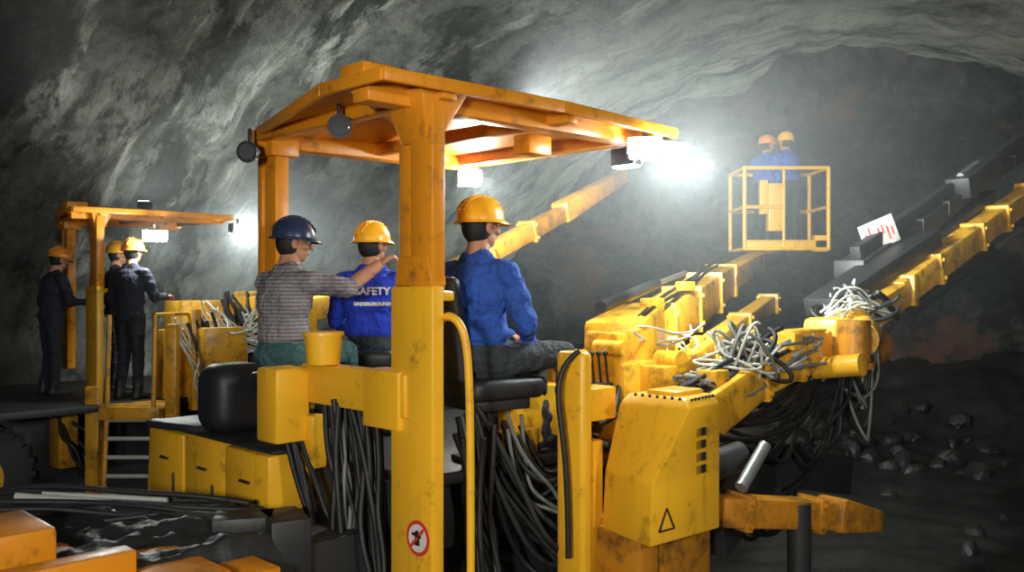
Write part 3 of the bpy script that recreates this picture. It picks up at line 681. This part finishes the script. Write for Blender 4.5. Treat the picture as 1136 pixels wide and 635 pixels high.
spot('floodlight_beam', (-3.4, 11.2, 3.3), (-2.6, 17, 3.3), 1500, 140, par=J2)
spot('added_roof_wash', L2(1.2, 1.2, 3.74), (-4.2, 14, 8.5), 170, 150, (.97, 1, .94), .1, J2)  # added light, lifts the upper left wall and roof

# =================================================================== miners
person('miner', (-.20, 5.1, 2.175), rd(52), 1.1, dict(SEATED, kL=(.44, -.03, .03), aL=(.49, -.06, -.43), kR=(.39, -.28, .03), aR=(.44, -.31, -.43), eR=(.06, -.28, .19), wR=(.22, -.16, .12), eL=(.12, .26, .2), wL=(.32, .05, .12)), BLUE, TROU, HELY, lean=.02, hyaw=-.25)
person('miner', (-.95, 6.1, 2.165), rd(92), 1.03, SEATED, BLUE2, TROU, HELY, lean=.05, hyaw=-.7, vest_print=True)
person('miner', (-1.40, 5.45, 2.165), rd(55), 1.02, dict(SEATED, eR=(.2, -.31, .44), wR=(.36, -.38, .60), eL=(.17, .24, .25)), GREY, TEAL, HELB, lean=.12, hyaw=-.6, hpitch=.08, sleeve_skin=True)
person('miner', (3.78, 13.55, 4.05), rd(35), .98, dict(STAND, eR=(.12, -.24, .22), wR=(.33, -.15, .25), eL=(.12, .24, .22), wL=(.33, .15, .25)), BLUE, NAVY, HELR, lean=.1, hyaw=-.3)
person('miner', (4.17, 13.5, 4.08), rd(120), 1.0, dict(STAND, eR=(.12, -.24, .22), wR=(.33, -.15, .25)), BLUE, NAVY, HELY, lean=.12)
person('miner', (-4.18, 9.85, 2.28), rd(70), 1.0, dict(STAND, eR=(.1, -.25, .2), wR=(.3, -.22, .22)), NAVY, NAVY, HELR, lean=.05)
person('miner', (-4.70, 10.7, 2.28), rd(30), 1.0, STAND, NAVY, NAVY, HELY)
person('miner', (-5.25, 10.25, 2.24), rd(50), .96, dict(STAND, eR=(.1, -.25, .2), wR=(.3, -.22, .22)), NAVY, NAVY, HELR, lean=.12, hpitch=.2)

# =================================================================== drilling dust drifting in front of the floodlights
def dust(c, r, dens):
    me = bpy.data.meshes.new('dust_cloud'); b_ = bmesh.new()
    bmesh.ops.create_icosphere(b_, subdivisions=3, radius=1); b_.to_mesh(me); b_.free()
    dm = bpy.data.materials.new('dust'); dm.use_nodes = True; nt = dm.node_tree; nt.nodes.clear()
    out = nt.nodes.new('ShaderNodeOutputMaterial'); vs_ = nt.nodes.new('ShaderNodeVolumeScatter'); vs_.inputs['Anisotropy'].default_value = .2; vs_.inputs['Color'].default_value = (.9, .96, 1, 1)
    tc = nt.nodes.new('ShaderNodeTexCoord'); gr = nt.nodes.new('ShaderNodeTexGradient'); gr.gradient_type = 'SPHERICAL'
    nt.links.new(tc.outputs['Object'], gr.inputs[0]); mu = nt.nodes.new('ShaderNodeMath'); mu.operation = 'MULTIPLY'; mu.inputs[1].default_value = dens
    nt.links.new(gr.outputs['Fac'], mu.inputs[0]); nt.links.new(mu.outputs[0], vs_.inputs['Density'])
    nt.links.new(vs_.outputs[0], out.inputs['Volume']); me.materials.append(dm)
    o = link(bpy.data.objects.new('dust_cloud', me)); o.location = c; o.scale = r
dust((1.9, 8.2, 3.6), (3.2, 4.2, 2.2), .06)
dust((-3.0, 11.6, 3.3), (2.4, 2.8, 1.6), .05)

# =================================================================== camera-side work light and an added fill, behind the photographer
def area(name, p, target, energy, size, col):
    l = bpy.data.lights.new(name, 'AREA'); l.energy = energy; l.size = size; l.color = col
    o = link(bpy.data.objects.new(name, l)); o.location = p; o.rotation_euler = (V(target) - V(p)).to_track_quat('-Z', 'Y').to_euler(); return o
area('camera_side_light', (-1.2, -1.5, 3.0), (0.2, 6, 2.4), 225, .5, (1, .95, .86))
area('camera_side_light', (3.5, -1.0, 4.0), (1.5, 7, 2.2), 145, .6, (1, .95, .88))  # fill light added from the right, stands for no known lamp
w = bpy.data.worlds.new('tunnel_dark'); scene.world = w; w.use_nodes = True
w.node_tree.nodes['Background'].inputs[0].default_value = (.55, .58, .55, 1); w.node_tree.nodes['Background'].inputs[1].default_value = .08
# camera
cd = bpy.data.cameras.new('camera'); cd.lens = 36 * 1000 / 1136; cd.sensor_width = 36
cam = link(bpy.data.objects.new('camera', cd)); cam.location = (0, 0, 2.6); cam.rotation_euler = (math.pi / 2, 0, 0); scene.camera = cam
